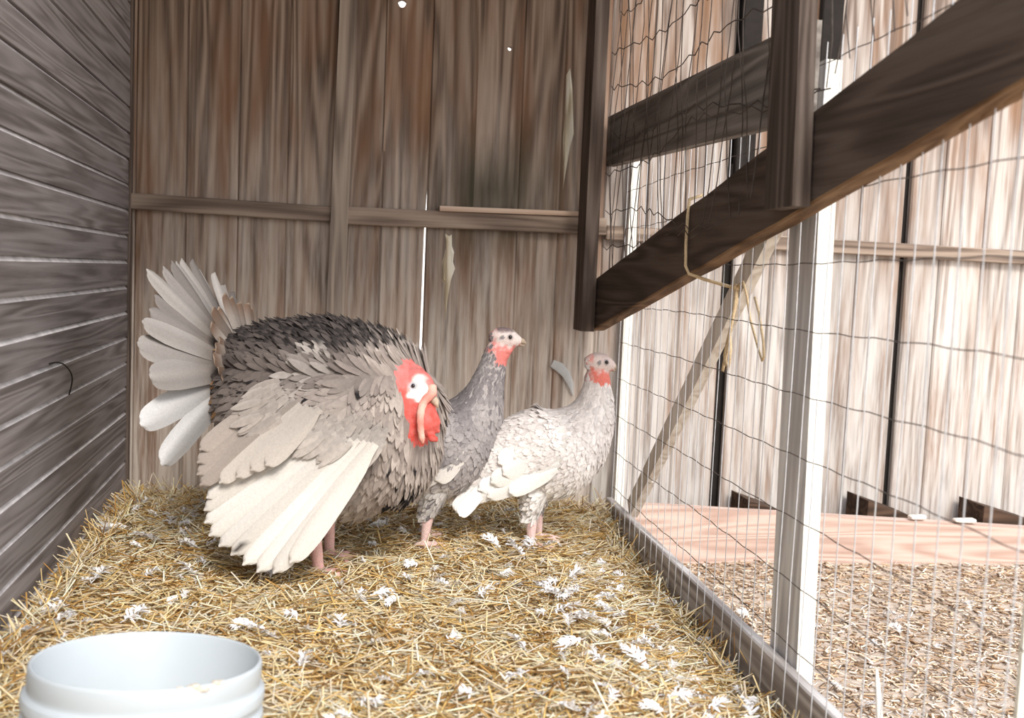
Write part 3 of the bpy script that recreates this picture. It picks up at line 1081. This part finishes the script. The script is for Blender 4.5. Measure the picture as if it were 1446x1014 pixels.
# ragged hem of belly feathers under the chest
# head details
mb = MB()
mb.ball(EYE + HLAT * 0.0005, 0.0040, 12, 8)
part('eye', mb, M['eye'], tom)
mb = MB()
mb.ball(HEADC + HDIR * 0.010 - HLAT * 0.0265 + HUP * 0.006, 0.0040, 12, 8)
part('eye', mb, M['eye'], tom)
mb = MB()
b0 = HEADC + HDIR * 0.040 - HUP * 0.006
mb.tube([b0, b0 + HDIR * 0.014 - HUP * 0.003, b0 + HDIR * 0.024 - HUP * 0.010], [0.011, 0.008, 0.0018], 10)
part('beak', mb, M['beak'], tom)
mb = MB()
sn = [HEADC + HDIR * 0.034 + HUP * 0.014, HEADC + HDIR * 0.045 + HUP * 0.006 + HLAT * 0.008, Vector((0.218, -0.086, 0.372)), Vector((0.216, -0.099, 0.352)), Vector((0.218, -0.105, 0.330)), Vector((0.221, -0.106, 0.310)), Vector((0.223, -0.102, 0.294))]
pp = [Vector(q[:3]) for q in catmull([tuple(q) for q in sn], 4)]
nr = len(pp)
mb.tube(pp, [0.0095 * (1 - 0.42 * i / nr) * (1 + 0.08 * math.sin(i * 2.2)) * (1 if i < nr - 2 else 0.6) for i in range(nr)], 10, [lerp(L(226, 140, 126), L(238, 184, 168), 0.5 + 0.5 * math.sin(i * 0.7)) for i in range(nr) for _ in range(10)])
part('snood', mb, M['flesh'], tom, 'long pink snood hanging over the beak')

# tail fan: a swept-back cone of broad pale feathers
rs = random.Random(8)
TR = Vector((-0.195, 0.0, 0.41))
PHI = R(19)
lean = R(17)


def fan_dir(th, phi):
    plan = Vector((0, -1, 0)) * math.sin(th) + Vector((-math.sin(lean), 0, math.cos(lean))) * math.cos(th)
    back = Vector((-math.cos(lean), 0, -math.sin(lean)))
    d = plan * math.cos(phi) + back * math.sin(phi)
    nrm = (-back) * math.cos(phi) + plan * math.sin(phi)
    return d.normalized(), nrm.normalized()


ths = [-60, -48, -37, -27, -18, -9, 0, 8, 16, 24, 33, 42, 52, 62, 73, 84, 104, 128]
for i, th in enumerate(ths):
    d, nrm = fan_dir(R(th + rs.uniform(-2.2, 2.2)), PHI + (R(9) if th > 95 else R(rs.uniform(-2, 2))))
    ln = 0.262 + rs.uniform(-0.022, 0.006) - (0.018 if 40 < th < 100 else 0) + (0.008 if th > 100 else 0)
    col0 = lerp(L(126, 119, 116), L(178, 172, 168), rs.random())
    if th > 85:
        col0 = L(208, 206, 206)
    dark_edge = rs.random() < 0.25
    streak = [rs.uniform(0.74, 1.06) for _ in range(5)]
    mb = MB()

    def cf(u, v):
        c = lerp(tuple(w * 0.62 for w in col0), col0, u * 1.5)
        if dark_edge and v == 1 and u < 0.75:
            c = lerp(c, L(70, 62, 58), 0.7)
        c = tuple(w * streak[int(v * 2 + 2)] for w in c)
        if v == 0:
            c = lerp(c, L(120, 108, 100), 0.45 * (1 - u))
        if u < 0.5:
            c = lerp(c, L(120, 98, 82), 0.6 * (0.5 - u) / 0.5)
        return tuple(min(w, 0.95) for w in c)
    vane(mb, TR + d * 0.02 + nrm * (0.0012 * (i % 2)), d, nrm, ln, 0.046 if th < 70 else 0.062, cf, curl=rs.uniform(-0.02, 0.06), cup=0.10, wave=0.012)
    part('tail_feather', mb, M['quill'], tom)
# shorter coverts banded with buff at the root of the fan
for i in range(17):
    th = -50 + i * 11.6
    d, nrm = fan_dir(R(th + rs.uniform(-3, 3)), PHI - R(14))
    mb = MB()
    g0 = lerp(L(112, 100, 92), L(172, 162, 154), rs.random())
    vane(mb, TR + d * 0.01 + nrm * rs.uniform(0.006, 0.016), d, nrm, rs.uniform(0.10, 0.15), 0.038,
         lambda u, v: lerp(g0, L(110, 88, 74), (u - 0.62) * 3.2) if u < 0.96 else L(144, 128, 114), curl=0.02, cup=0.12)
    part('tail_covert', mb, M['quill'], tom)

# wings: long white flight feathers drooping to the ground, taupe coverts over their roots
prim = [((0.02, 0.300), (-0.168, 0.176)), ((0.04, 0.302), (-0.172, 0.152)), ((0.06, 0.304), (-0.170, 0.128)), ((0.08, 0.305), (-0.160, 0.104)), ((0.10, 0.306), (-0.138, 0.086)),
        ((0.115, 0.306), (-0.112, 0.072)), ((0.13, 0.306), (-0.086, 0.056)), ((0.143, 0.305), (-0.056, 0.046)), ((0.153, 0.304), (-0.022, 0.048)), ((0.162, 0.303), (0.012, 0.072))]
cover = [((-0.05, 0.385), (-0.178, 0.270), 1), ((-0.04, 0.375), (-0.182, 0.245), 1), ((-0.02, 0.372), (-0.182, 0.222), 1), ((0.0, 0.368), (-0.176, 0.202), 1), ((0.01, 0.366), (-0.135, 0.210), 2), ((0.025, 0.364), (-0.100, 0.224), 2),
         ((0.035, 0.36), (-0.070, 0.240), 2), ((0.05, 0.36), (-0.040, 0.252), 2)]
for side in (-1, 1):
    for i, (a, b) in enumerate(prim):
        ra, rb = Vector((a[0], side * (0.186 + 0.0015 * i), a[1])), Vector((b[0], side * (0.218 + 0.002 * i), b[1]))
        d = rb - ra
        mb = MB()
        cw = lerp(C_WHITE, L(214, 206, 198), 0.6 * rs.random() + (0.3 if i < 2 else 0))
        fl = rs.random()

        def cf(u, v):
            c = lerp(L(214, 207, 199), cw, u * 2)
            if v == -side and u > 0.35:
                c = lerp(c, L(186, 174, 164), 0.55)
            if abs(u - fl) < 0.03 and i % 4 == 1 and v == 0:
                c = L(70, 62, 58)
            return c
        vane(mb, ra, d, (0.1, side, 0.12), d.length, 0.046, cf, curl=-0.03, cup=0.14)
        part('wing_feather', mb, M['quill'], tom, 'white flight feather')
    for i, (a, b, kind) in enumerate(cover):
        ra, rb = Vector((a[0], side * (0.188 + 0.001 * i - (0.02 if a[1] > 0.37 else 0)), a[1])), Vector((b[0], side * (0.226 + 0.001 * i), b[1]))
        d = rb - ra
        mb = MB()
        ck = {1: L(166, 155, 147), 2: L(194, 185, 177), 3: L(214, 204, 194)}[kind]
        k = rs.uniform(0.88, 1.1)
        vane(mb, ra, d, (0.1, side, 0.2), d.length, 0.038, lambda u, v: tuple(min(0.95, w * k * (0.72 + 0.3 * u + (0.08 if v else 0))) for w in ck), curl=-0.02, cup=0.13)
        part('wing_covert', mb, M['quill'], tom)

rng = np.random.default_rng(17)
for side in (-1, 1):
    mb = MB()
    for k in range(230):
        t = rng.random()
        w = rng.random()
        x = -0.07 + 0.245 * t
        z = 0.405 - 0.085 * t - w * (0.045 + 0.03 * (1 - t)) + 0.01
        y = side * (0.176 + 0.028 * w - 0.05 * max(0, t - 0.75) - 0.02 * max(0, 0.3 - w))
        d = Vector((-1.0, side * 0.12, -0.62 - 0.5 * t + rng.normal(0, 0.12)))
        c = lerp(C_TAU, C_PALE, 0.2 + 0.9 * w * t + 0.3 * rng.random())
        k_ = rng.uniform(0.88, 1.1)
        vane(mb, (x, y, z), d, (0.1, side, 0.35), rng.uniform(0.05, 0.075), rng.uniform(0.013, 0.02), lambda u, v: tuple(min(0.95, q * k_ * (0.85 + 0.17 * u) * (1.07 if v else 0.97)) for q in c), OUT_BODY, 3, curl=-0.06, cup=0.1)
    tag(mb.build('scapular_feathers', M['plume'], tom, True), kind='stuff')


# ---- the hens
def hen(name, loc, rz, label, rings, head, beak_tip, palette, feet, wing, seed, wattle_dz, hen_mask_z):
    root = empty(name, loc, R(rz), label=label, cat='turkey')
    feather_c, speck_c, crown_c, face_c, throat_c, leg_c, wing_c = palette
    mb = MB()
    loft(mb, rings, 30, 4)
    hx, hz = head
    mb.ball((hx, 0, hz), (0.036, 0.022, 0.026), 18, 12, rot=Matrix.Rotation(R(8), 3, 'Y'))
    mb.ball((hx + 0.022, 0, hz - 0.004), (0.020, 0.014, 0.015), 14, 10)
    # bare throat with small wattles
    for i in range(9):
        t = i / 8
        mb.ball((hx + 0.010 - 0.016 * t, 0.006 * math.sin(i * 2.1), hz - 0.020 - wattle_dz * t), (0.014, 0.016, 0.010), 10, 7)
    for (fx, fy, ztop, xt) in feet:
        foot(mb, fx, fy, -0.006, 0.0085, 0.06, ztop, xt, fy * 0.9, 0.0, 4.2)
    me = fuse(mb, 0.0032, 3)
    eyep = Vector((hx + 0.012, -0.0205, hz + 0.005))

    def skin(p):
        v = Vector(p)
        n_ = mnoise.noise(v * 110)
        if p[2] < 0.07:
            return leg_c
        if (v - Vector((hx, 0, hz))).length < 0.052 or (abs(p[0] - hx) < 0.03 and hz - 0.02 - wattle_dz - 0.012 < p[2] < hz and p[0] > hx - 0.022):
            c = lerp(face_c, throat_c, (hz - 0.010 - p[2]) / 0.014 + n_)
            c = lerp(c, crown_c, (p[2] - hz - 0.012) / 0.008 + 0.6 * n_)
            if p[0] < hx - 0.018:
                c = lerp(c, lerp(face_c, throat_c, 0.45 + n_), 0.7)
            e = (v - eyep).length
            if e < 0.009:
                c = lerp(L(120, 112, 116), c, (e - 0.004) / 0.005)
            if (v - eyep - Vector((-0.018, 0, -0.002))).length < 0.0055:
                c = lerp(c, L(110, 108, 112), 0.8)
            return c
        return feather_c

    bare = lambda p: p[2] < 0.07 or ((Vector(p) - Vector((hx, 0, hz))).length < 0.046 and p[0] > hx - 0.026) or (p[0] > hx - 0.020 and hz - 0.02 - wattle_dz < p[2])
    body, co = colour_body(me, skin, bare, [M['skin'], M['flesh']], root)
    sp = [np.array(r[:2]) for r in catmull(rings, 4)]
    spa = np.array(sp)

    def flow(p):
        i = int(np.argmin((spa[:, 0] - p[0]) ** 2 + (spa[:, 1] - p[2]) ** 2))
        a, b = spa[max(i - 1, 0)], spa[min(i + 1, len(spa) - 1)]
        t = a - b
        t = t / (np.linalg.norm(t) + 1e-9)
        return (t[0], 0, t[1] - 0.15)

    def colour(p, rng):
        t = mnoise.noise(Vector((p[0] * 14, p[1] * 14, p[2] * 14)))
        c = lerp(feather_c, speck_c, 0.35 + 0.8 * t + (0.35 if p[2] > hz - 0.14 else 0) + 1.5 * (p[2] - 0.26))
        if p[2] < 0.15:
            c = lerp(c, wing_c, 0.45)
        k = rng.uniform(0.86, 1.12)
        fleck = rng.random() < 0.05

        def f(u, v):
            q = k * (0.78 + 0.24 * u) * (1.06 if v else 0.96)
            return tuple(min(0.95, w * q) for w in (lerp(c, speck_c, 1.0) if fleck else c))
        return f

    def size(p):
        t = min(max((p[2] - 0.30) / 0.12, 0), 1)
        return (0.030 - 0.015 * t, 0.013 - 0.006 * t)
    plumage(me, co, root, 6500, lambda p: not bare(p) and p[2] > hen_mask_z, flow, size, colour, lambda p: R(8), seed)
    for sgn in (-1, 1):
        mb = MB()
        mb.ball((eyep.x, sgn * 0.0205, eyep.z), 0.0042, 10, 7)
        part('eye', mb, M['eye'], root)
    mb = MB()
    bt = Vector((beak_tip[0], 0, beak_tip[1]))
    b0 = Vector((hx + 0.032, 0, hz - 0.004))
    mb.tube([b0, b0.lerp(bt, 0.6) + Vector((0, 0, 0.002)), bt], [0.0095, 0.0065, 0.0012], 10)
    mb.tube([b0 - Vector((0, 0, 0.008)), b0.lerp(bt, 0.8) - Vector((0, 0, 0.006))], [0.006, 0.0014], 8)
    part('beak', mb, M['beak'], root)
    rs = random.Random(seed)
    for side in (-1, 1):
        for i, (a, b, wd, kk) in enumerate(wing):
            ra = Vector((a[0], side * a[2], a[1]))
            rb = Vector((b[0], side * b[2], b[1]))
            d = rb - ra
            mb = MB()
            k = rs.uniform(0.93, 1.07)
            cc = lerp(feather_c, wing_c, kk)
            vane(mb, ra, d, (0, side, 0.25), d.length, wd, lambda u, v: tuple(min(0.95, w * k * (0.86 + 0.16 * u) * (0.94 if v == 0 else 1.03)) for w in cc), curl=-0.05, cup=0.14)
            part('wing_feather', mb, M['quill'], root)
    x0, z0 = rings[1][0], rings[1][1]
    tx, tz = rings[0][0], rings[0][1]
    for i in range(7):
        yy = (i - 3) * 0.010
        d = Vector((tx - x0, yy * 0.6, tz - z0)).normalized()
        mb = MB()
        k = rs.uniform(0.9, 1.08)
        vane(mb, (x0 + 0.01, yy, z0 + 0.012 - abs(i - 3) * 0.004), d, (-d.z, yy * 6, d.x if d.x > 0 else -d.x), 0.105, 0.034, lambda u, v: tuple(w * k * (0.85 + 0.15 * u) for w in lerp(feather_c, wing_c, 0.4)), cup=0.1)
        part('tail_feather', mb, M['quill'], root)
    return root


hen('turkey', (0.141, 2.33, 0.0), -4, 'dark slate grey turkey hen with upright neck standing behind the tom',
    [(-0.13, 0.105, 0.01, 0.012, 0), (-0.09, 0.138, 0.045, 0.045, 0), (-0.03, 0.172, 0.082, 0.08, 0), (0.03, 0.208, 0.100, 0.093, 0), (0.075, 0.250, 0.094, 0.088, 0), (0.106, 0.300, 0.068, 0.066, 0),
     (0.124, 0.345, 0.047, 0.046, 0), (0.136, 0.39, 0.035, 0.034, 0), (0.146, 0.43, 0.029, 0.028, 0), (0.153, 0.455, 0.026, 0.024, 0), (0.158, 0.47, 0.020, 0.018, 0)],
    (0.166, 0.478), (0.216, 0.468),
    (L(172, 165, 164), L(118, 112, 114), L(116, 100, 100), L(214, 198, 194), L(212, 124, 118), L(226, 196, 190), L(226, 220, 214)),
    [(0.0, -0.035, 0.13, 0.02), (0.005, 0.055, 0.13, 0.02)],
    [((0.085, 0.235, 0.088), (0.02, 0.165, 0.098), 0.05, 0.9), ((0.075, 0.225, 0.09), (-0.02, 0.155, 0.095), 0.045, 0.7), ((0.06, 0.215, 0.092), (-0.06, 0.14, 0.082), 0.045, 0.3), ((0.05, 0.20, 0.094), (-0.09, 0.12, 0.07), 0.04, 0.2)],
    21, 0.030, 0.07)
hen('turkey', (0.385, 2.32, 0.0), 6, 'pale silvery grey turkey hen beside the wire fence, facing right',
    [(-0.155, 0.120, 0.01, 0.012, 0), (-0.12, 0.152, 0.034, 0.036, 0), (-0.07, 0.186, 0.078, 0.066, 0), (-0.01, 0.208, 0.102, 0.088, 0), (0.05, 0.219, 0.109, 0.095, 0), (0.098, 0.250, 0.090, 0.084, 0),
     (0.130, 0.292, 0.063, 0.062, 0), (0.144, 0.332, 0.045, 0.045, 0), (0.147, 0.37, 0.034, 0.033, 0), (0.147, 0.40, 0.028, 0.026, 0), (0.148, 0.418, 0.020, 0.018, 0)],
    (0.149, 0.426), (0.192, 0.412),
    (L(236, 229, 225), L(212, 203, 199), L(186, 168, 162), L(210, 192, 186), L(214, 118, 104), L(230, 198, 192), L(247, 243, 237)),
    [(-0.006, -0.035, 0.135, 0.0), (0.034, 0.045, 0.135, 0.03)],
    [((0.05, 0.285, 0.082), (-0.10, 0.205, 0.074), 0.05, 0.15), ((0.055, 0.268, 0.09), (-0.09, 0.18, 0.082), 0.052, 0.35), ((0.05, 0.25, 0.095), (-0.115, 0.160, 0.072), 0.05, 0.9), ((0.045, 0.235, 0.098), (-0.140, 0.140, 0.055), 0.048, 1.0),
     ((0.04, 0.222, 0.099), (-0.165, 0.112, 0.040), 0.046, 1.0), ((0.035, 0.208, 0.1), (-0.12, 0.125, 0.062), 0.042, 1.0), ((0.03, 0.196, 0.1), (-0.075, 0.140, 0.082), 0.04, 0.9)],
    22, 0.020, 0.07)

# ------------------------------------------------------------------ straw, chips, shed feathers
def straw_mesh(name, count, sampler, palette, lens, rad, mat, parent_kind='stuff', pitch=0.22, seed=1):
    rng = np.random.default_rng(seed)
    V = np.zeros((count, 9, 3), dtype=np.float32)
    Cc = np.zeros((count, 9, 3), dtype=np.float32)
    n = 0
    tries = 0
    while n < count and tries < count * 6:
        tries += 1
        x, y, z, pz = sampler(rng)
        if z is None:
            continue
        ln = rng.uniform(*lens)
        az = rng.uniform(0, 2 * math.pi)
        pt = abs(rng.normal(0, pitch)) * rng.choice((1, 1, -0.4)) + pz
        d = np.array([math.cos(az) * math.cos(pt), math.sin(az) * math.cos(pt), math.sin(pt)])
        s = np.cross(d, [0, 0, 1.0])
        s /= np.linalg.norm(s) + 1e-9
        u = np.cross(s, d)
        bend = rng.normal(0, 0.10) * ln
        r = rng.uniform(*rad)
        c0 = np.array(palette[rng.integers(len(palette))]) * rng.uniform(0.85, 1.25)
        for k, t in enumerate((-0.5, 0.0, 0.5)):
            c = np.array([x, y, z]) + d * (ln * t) + s * (bend if k == 1 else 0)
            for j in range(3):
                a = 2 * math.pi * j / 3 + 0.5
                V[n, k * 3 + j] = c + (s * math.cos(a) + u * math.sin(a) * 0.7) * r
                Cc[n, k * 3 + j] = np.minimum(c0, 0.95)
        n += 1
    V, Cc = V[:n], Cc[:n]
    tpl = []
    for k in range(2):
        for j in range(3):
            tpl.append((k * 3 + j, k * 3 + (j + 1) % 3, (k + 1) * 3 + (j + 1) % 3, (k + 1) * 3 + j))
    tpl = np.array(tpl)
    F = (tpl[None] + (np.arange(n) * 9)[:, None, None]).reshape(-1, 4)
    me = bpy.data.meshes.new(name)
    me.vertices.add(n * 9)
    me.vertices.foreach_set('co', V.ravel())
    me.loops.add(len(F) * 4)
    me.loops.foreach_set('vertex_index', F.ravel().astype(np.int32))
    me.polygons.add(len(F))
    me.polygons.foreach_set('loop_start', np.arange(0, len(F) * 4, 4, dtype=np.int32))
    me.update(calc_edges=True)
    at = me.color_attributes.new('Col', 'FLOAT_COLOR', 'POINT')
    arr = np.ones((n * 9, 4), dtype=np.float32)
    arr[:, :3] = Cc.reshape(-1, 3)
    at.data.foreach_set('color', arr.ravel())
    me.materials.append(mat)
    o = bpy.data.objects.new(name, me)
    COL.objects.link(o)
    return o


def lw_x(y):
    return -0.57 - (y - 1.6) * 0.0577


def pen_sample(rng):
    x, y = rng.uniform(-0.66, 0.685), rng.uniform(0.8, 2.86)
    if x < lw_x(y) + 0.02 or math.hypot(x - BUCKET[0], y - BUCKET[1]) < BUCKET[2] + 0.03:
        return x, y, None, 0
    edge = 0
    if (x > 0.63 and y > 1.3) or x < lw_x(y) + 0.07 or y > 2.78:
        edge = abs(rng.normal(0, 0.35))
    return x, y, pen_h(x, y) + abs(rng.normal(0, 0.007)) + 0.02 * edge, edge


STRAW = [L(244, 232, 212), L(236, 220, 192), L(222, 204, 178), L(246, 232, 204), L(240, 224, 190), L(248, 238, 214), L(238, 218, 178), L(230, 206, 158), L(208, 172, 112), L(222, 192, 138), L(190, 148, 88), L(232, 210, 166), L(164, 124, 72), L(214, 178, 110), L(226, 204, 158), L(136, 102, 62)]
o = straw_mesh('straw', 30000, pen_sample, STRAW, (0.03, 0.125), (0.0009, 0.0022), M['straw'], seed=2)
tag(o, 'loose golden straw bedding covering the pen floor', 'straw', kind='stuff')


def yard_sample(rng):
    x, y = rng.uniform(0.73, 2.2), rng.uniform(0.8, 2.68)
    return x, y, yard_h(x, y) + abs(rng.normal(0, 0.003)), 0


CHIPS = [L(232, 218, 206), L(214, 194, 180), L(236, 222, 206), L(228, 208, 188), L(226, 206, 182), L(206, 178, 150), L(198, 172, 146), L(176, 146, 116), L(150, 118, 90), L(204, 180, 150), L(160, 134, 110), L(190, 160, 132), L(218, 200, 176), L(150, 128, 108)]
o = straw_mesh('wood_litter', 20000, yard_sample, CHIPS, (0.006, 0.030), (0.0013, 0.0038), M['chips'], seed=3, pitch=0.15)
tag(o, 'brown wood chips and dry litter covering the yard ground', 'litter', kind='stuff')


def down_mesh(seed, ln, wd, barbs):
    rs = random.Random(seed)
    mb = MB()
    mb.tube([(-ln * 0.6, 0, 0.001), (-ln * 0.1, 0, 0.004), (ln * 0.45, 0, 0.010)], [0.0006, 0.0005, 0.0002], 3)
    for i in range(barbs):
        t = i / (barbs - 1)
        sgn = 1 if i % 2 else -1
        x = -ln * 0.4 + ln * 0.8 * t
        w = wd * math.sin(0.5 + 2.4 * t) * rs.uniform(0.7, 1.2)
        p0 = Vector((x, 0, 0.003 + 0.006 * t))
        d = Vector((0.5 + rs.uniform(-0.9, 0.9), sgn, rs.uniform(0.1, 1.3))).normalized()
        q = Vector((ln * 0.035, 0, 0))
        p1 = p0 + d * w * 0.6
        p2 = p0 + d * w + Vector((0.003, 0, -0.25 * w))
        mb.add([p0 - q, p0 + q, p1 + q * 1.5, p1 - q * 1.5, p2 + q * 0.7, p2 - q * 0.7], [(0, 1, 2, 3), (3, 2, 4, 5)])
    return mb.mesh('down_feather', M['down'], True)


down = [down_mesh(1, 0.026, 0.013, 26), down_mesh(2, 0.020, 0.013, 28), down_mesh(3, 0.034, 0.011, 26), down_mesh(4, 0.016, 0.010, 22)]
rs = random.Random(77)


def scatter_down(n, sampler, hf, label, group, dz=0.014):
    k = 0
    while k < n:
        x, y = sampler()
        if x < lw_x(y) + 0.03 or math.hypot(x - BUCKET[0], y - BUCKET[1]) < 0.2:
            continue
        o = bpy.data.objects.new('down_feather', rs.choice(down))
        COL.objects.link(o)
        o.location = (x, y, hf(x, y) + dz)
        o.rotation_euler = (rs.uniform(-0.5, 0.5), rs.uniform(-0.4, 0.4), rs.uniform(0, 6.28))
        s = rs.uniform(0.8, 1.7)
        o.scale = (s, s, s)
        tag(o, label, 'feather', group)
        k += 1


scatter_down(110, lambda: (min(rs.gauss(0.50, 0.12), 0.66), rs.uniform(1.25, 2.3)), pen_h, 'small white down feather shed on the straw beside the fence board', 'feathers shed by the fence')
scatter_down(68, lambda: (rs.uniform(-0.58, -0.28), rs.uniform(1.5, 2.7)), pen_h, 'small white down feather shed on the straw along the grey plank wall', 'feathers shed by the plank wall')
scatter_down(90, lambda: (rs.uniform(-0.2, 0.42), rs.uniform(1.25, 2.6)), pen_h, 'small white down feather shed on the straw in the middle of the pen', 'feathers shed in mid pen')
scatter_down(26, lambda: (rs.uniform(0.75, 1.5), rs.uniform(1.2, 2.3)), yard_h, 'small white down feather lying on the yard litter beyond the wire', 'feathers in the yard', 0.008)

# a bent pale feather stuck on the back wall
mb = MB()
path = [Vector((0.524, 2.894, 0.376)), Vector((0.545, 2.888, 0.366)), Vector((0.566, 2.886, 0.345)), Vector((0.58, 2.887, 0.318)), Vector((0.588, 2.890, 0.285))]
n = len(path)
vs, fs = [], []
for i, p in enumerate(path):
    d = (path[min(i + 1, n - 1)] - path[max(i - 1, 0)]).normalized()
    s = d.cross(Vector((0, -1, 0))).normalized()
    w = (0.011, 0.014, 0.012, 0.009, 0.002)[i]
    vs += [p + s * w + Vector((0, 0.003, 0)), p, p - s * w + Vector((0, 0.003, 0))]
for i in range(n - 1):
    for j in range(2):
        fs.append((i * 3 + j, i * 3 + j + 1, (i + 1) * 3 + j + 1, (i + 1) * 3 + j))
mb.add(vs, fs, L(200, 198, 196))
tag(mb.build('curled_feather', M['quill'], smooth=True), 'pale grey curled feather stuck to the back wall above the pale hen', 'feather')
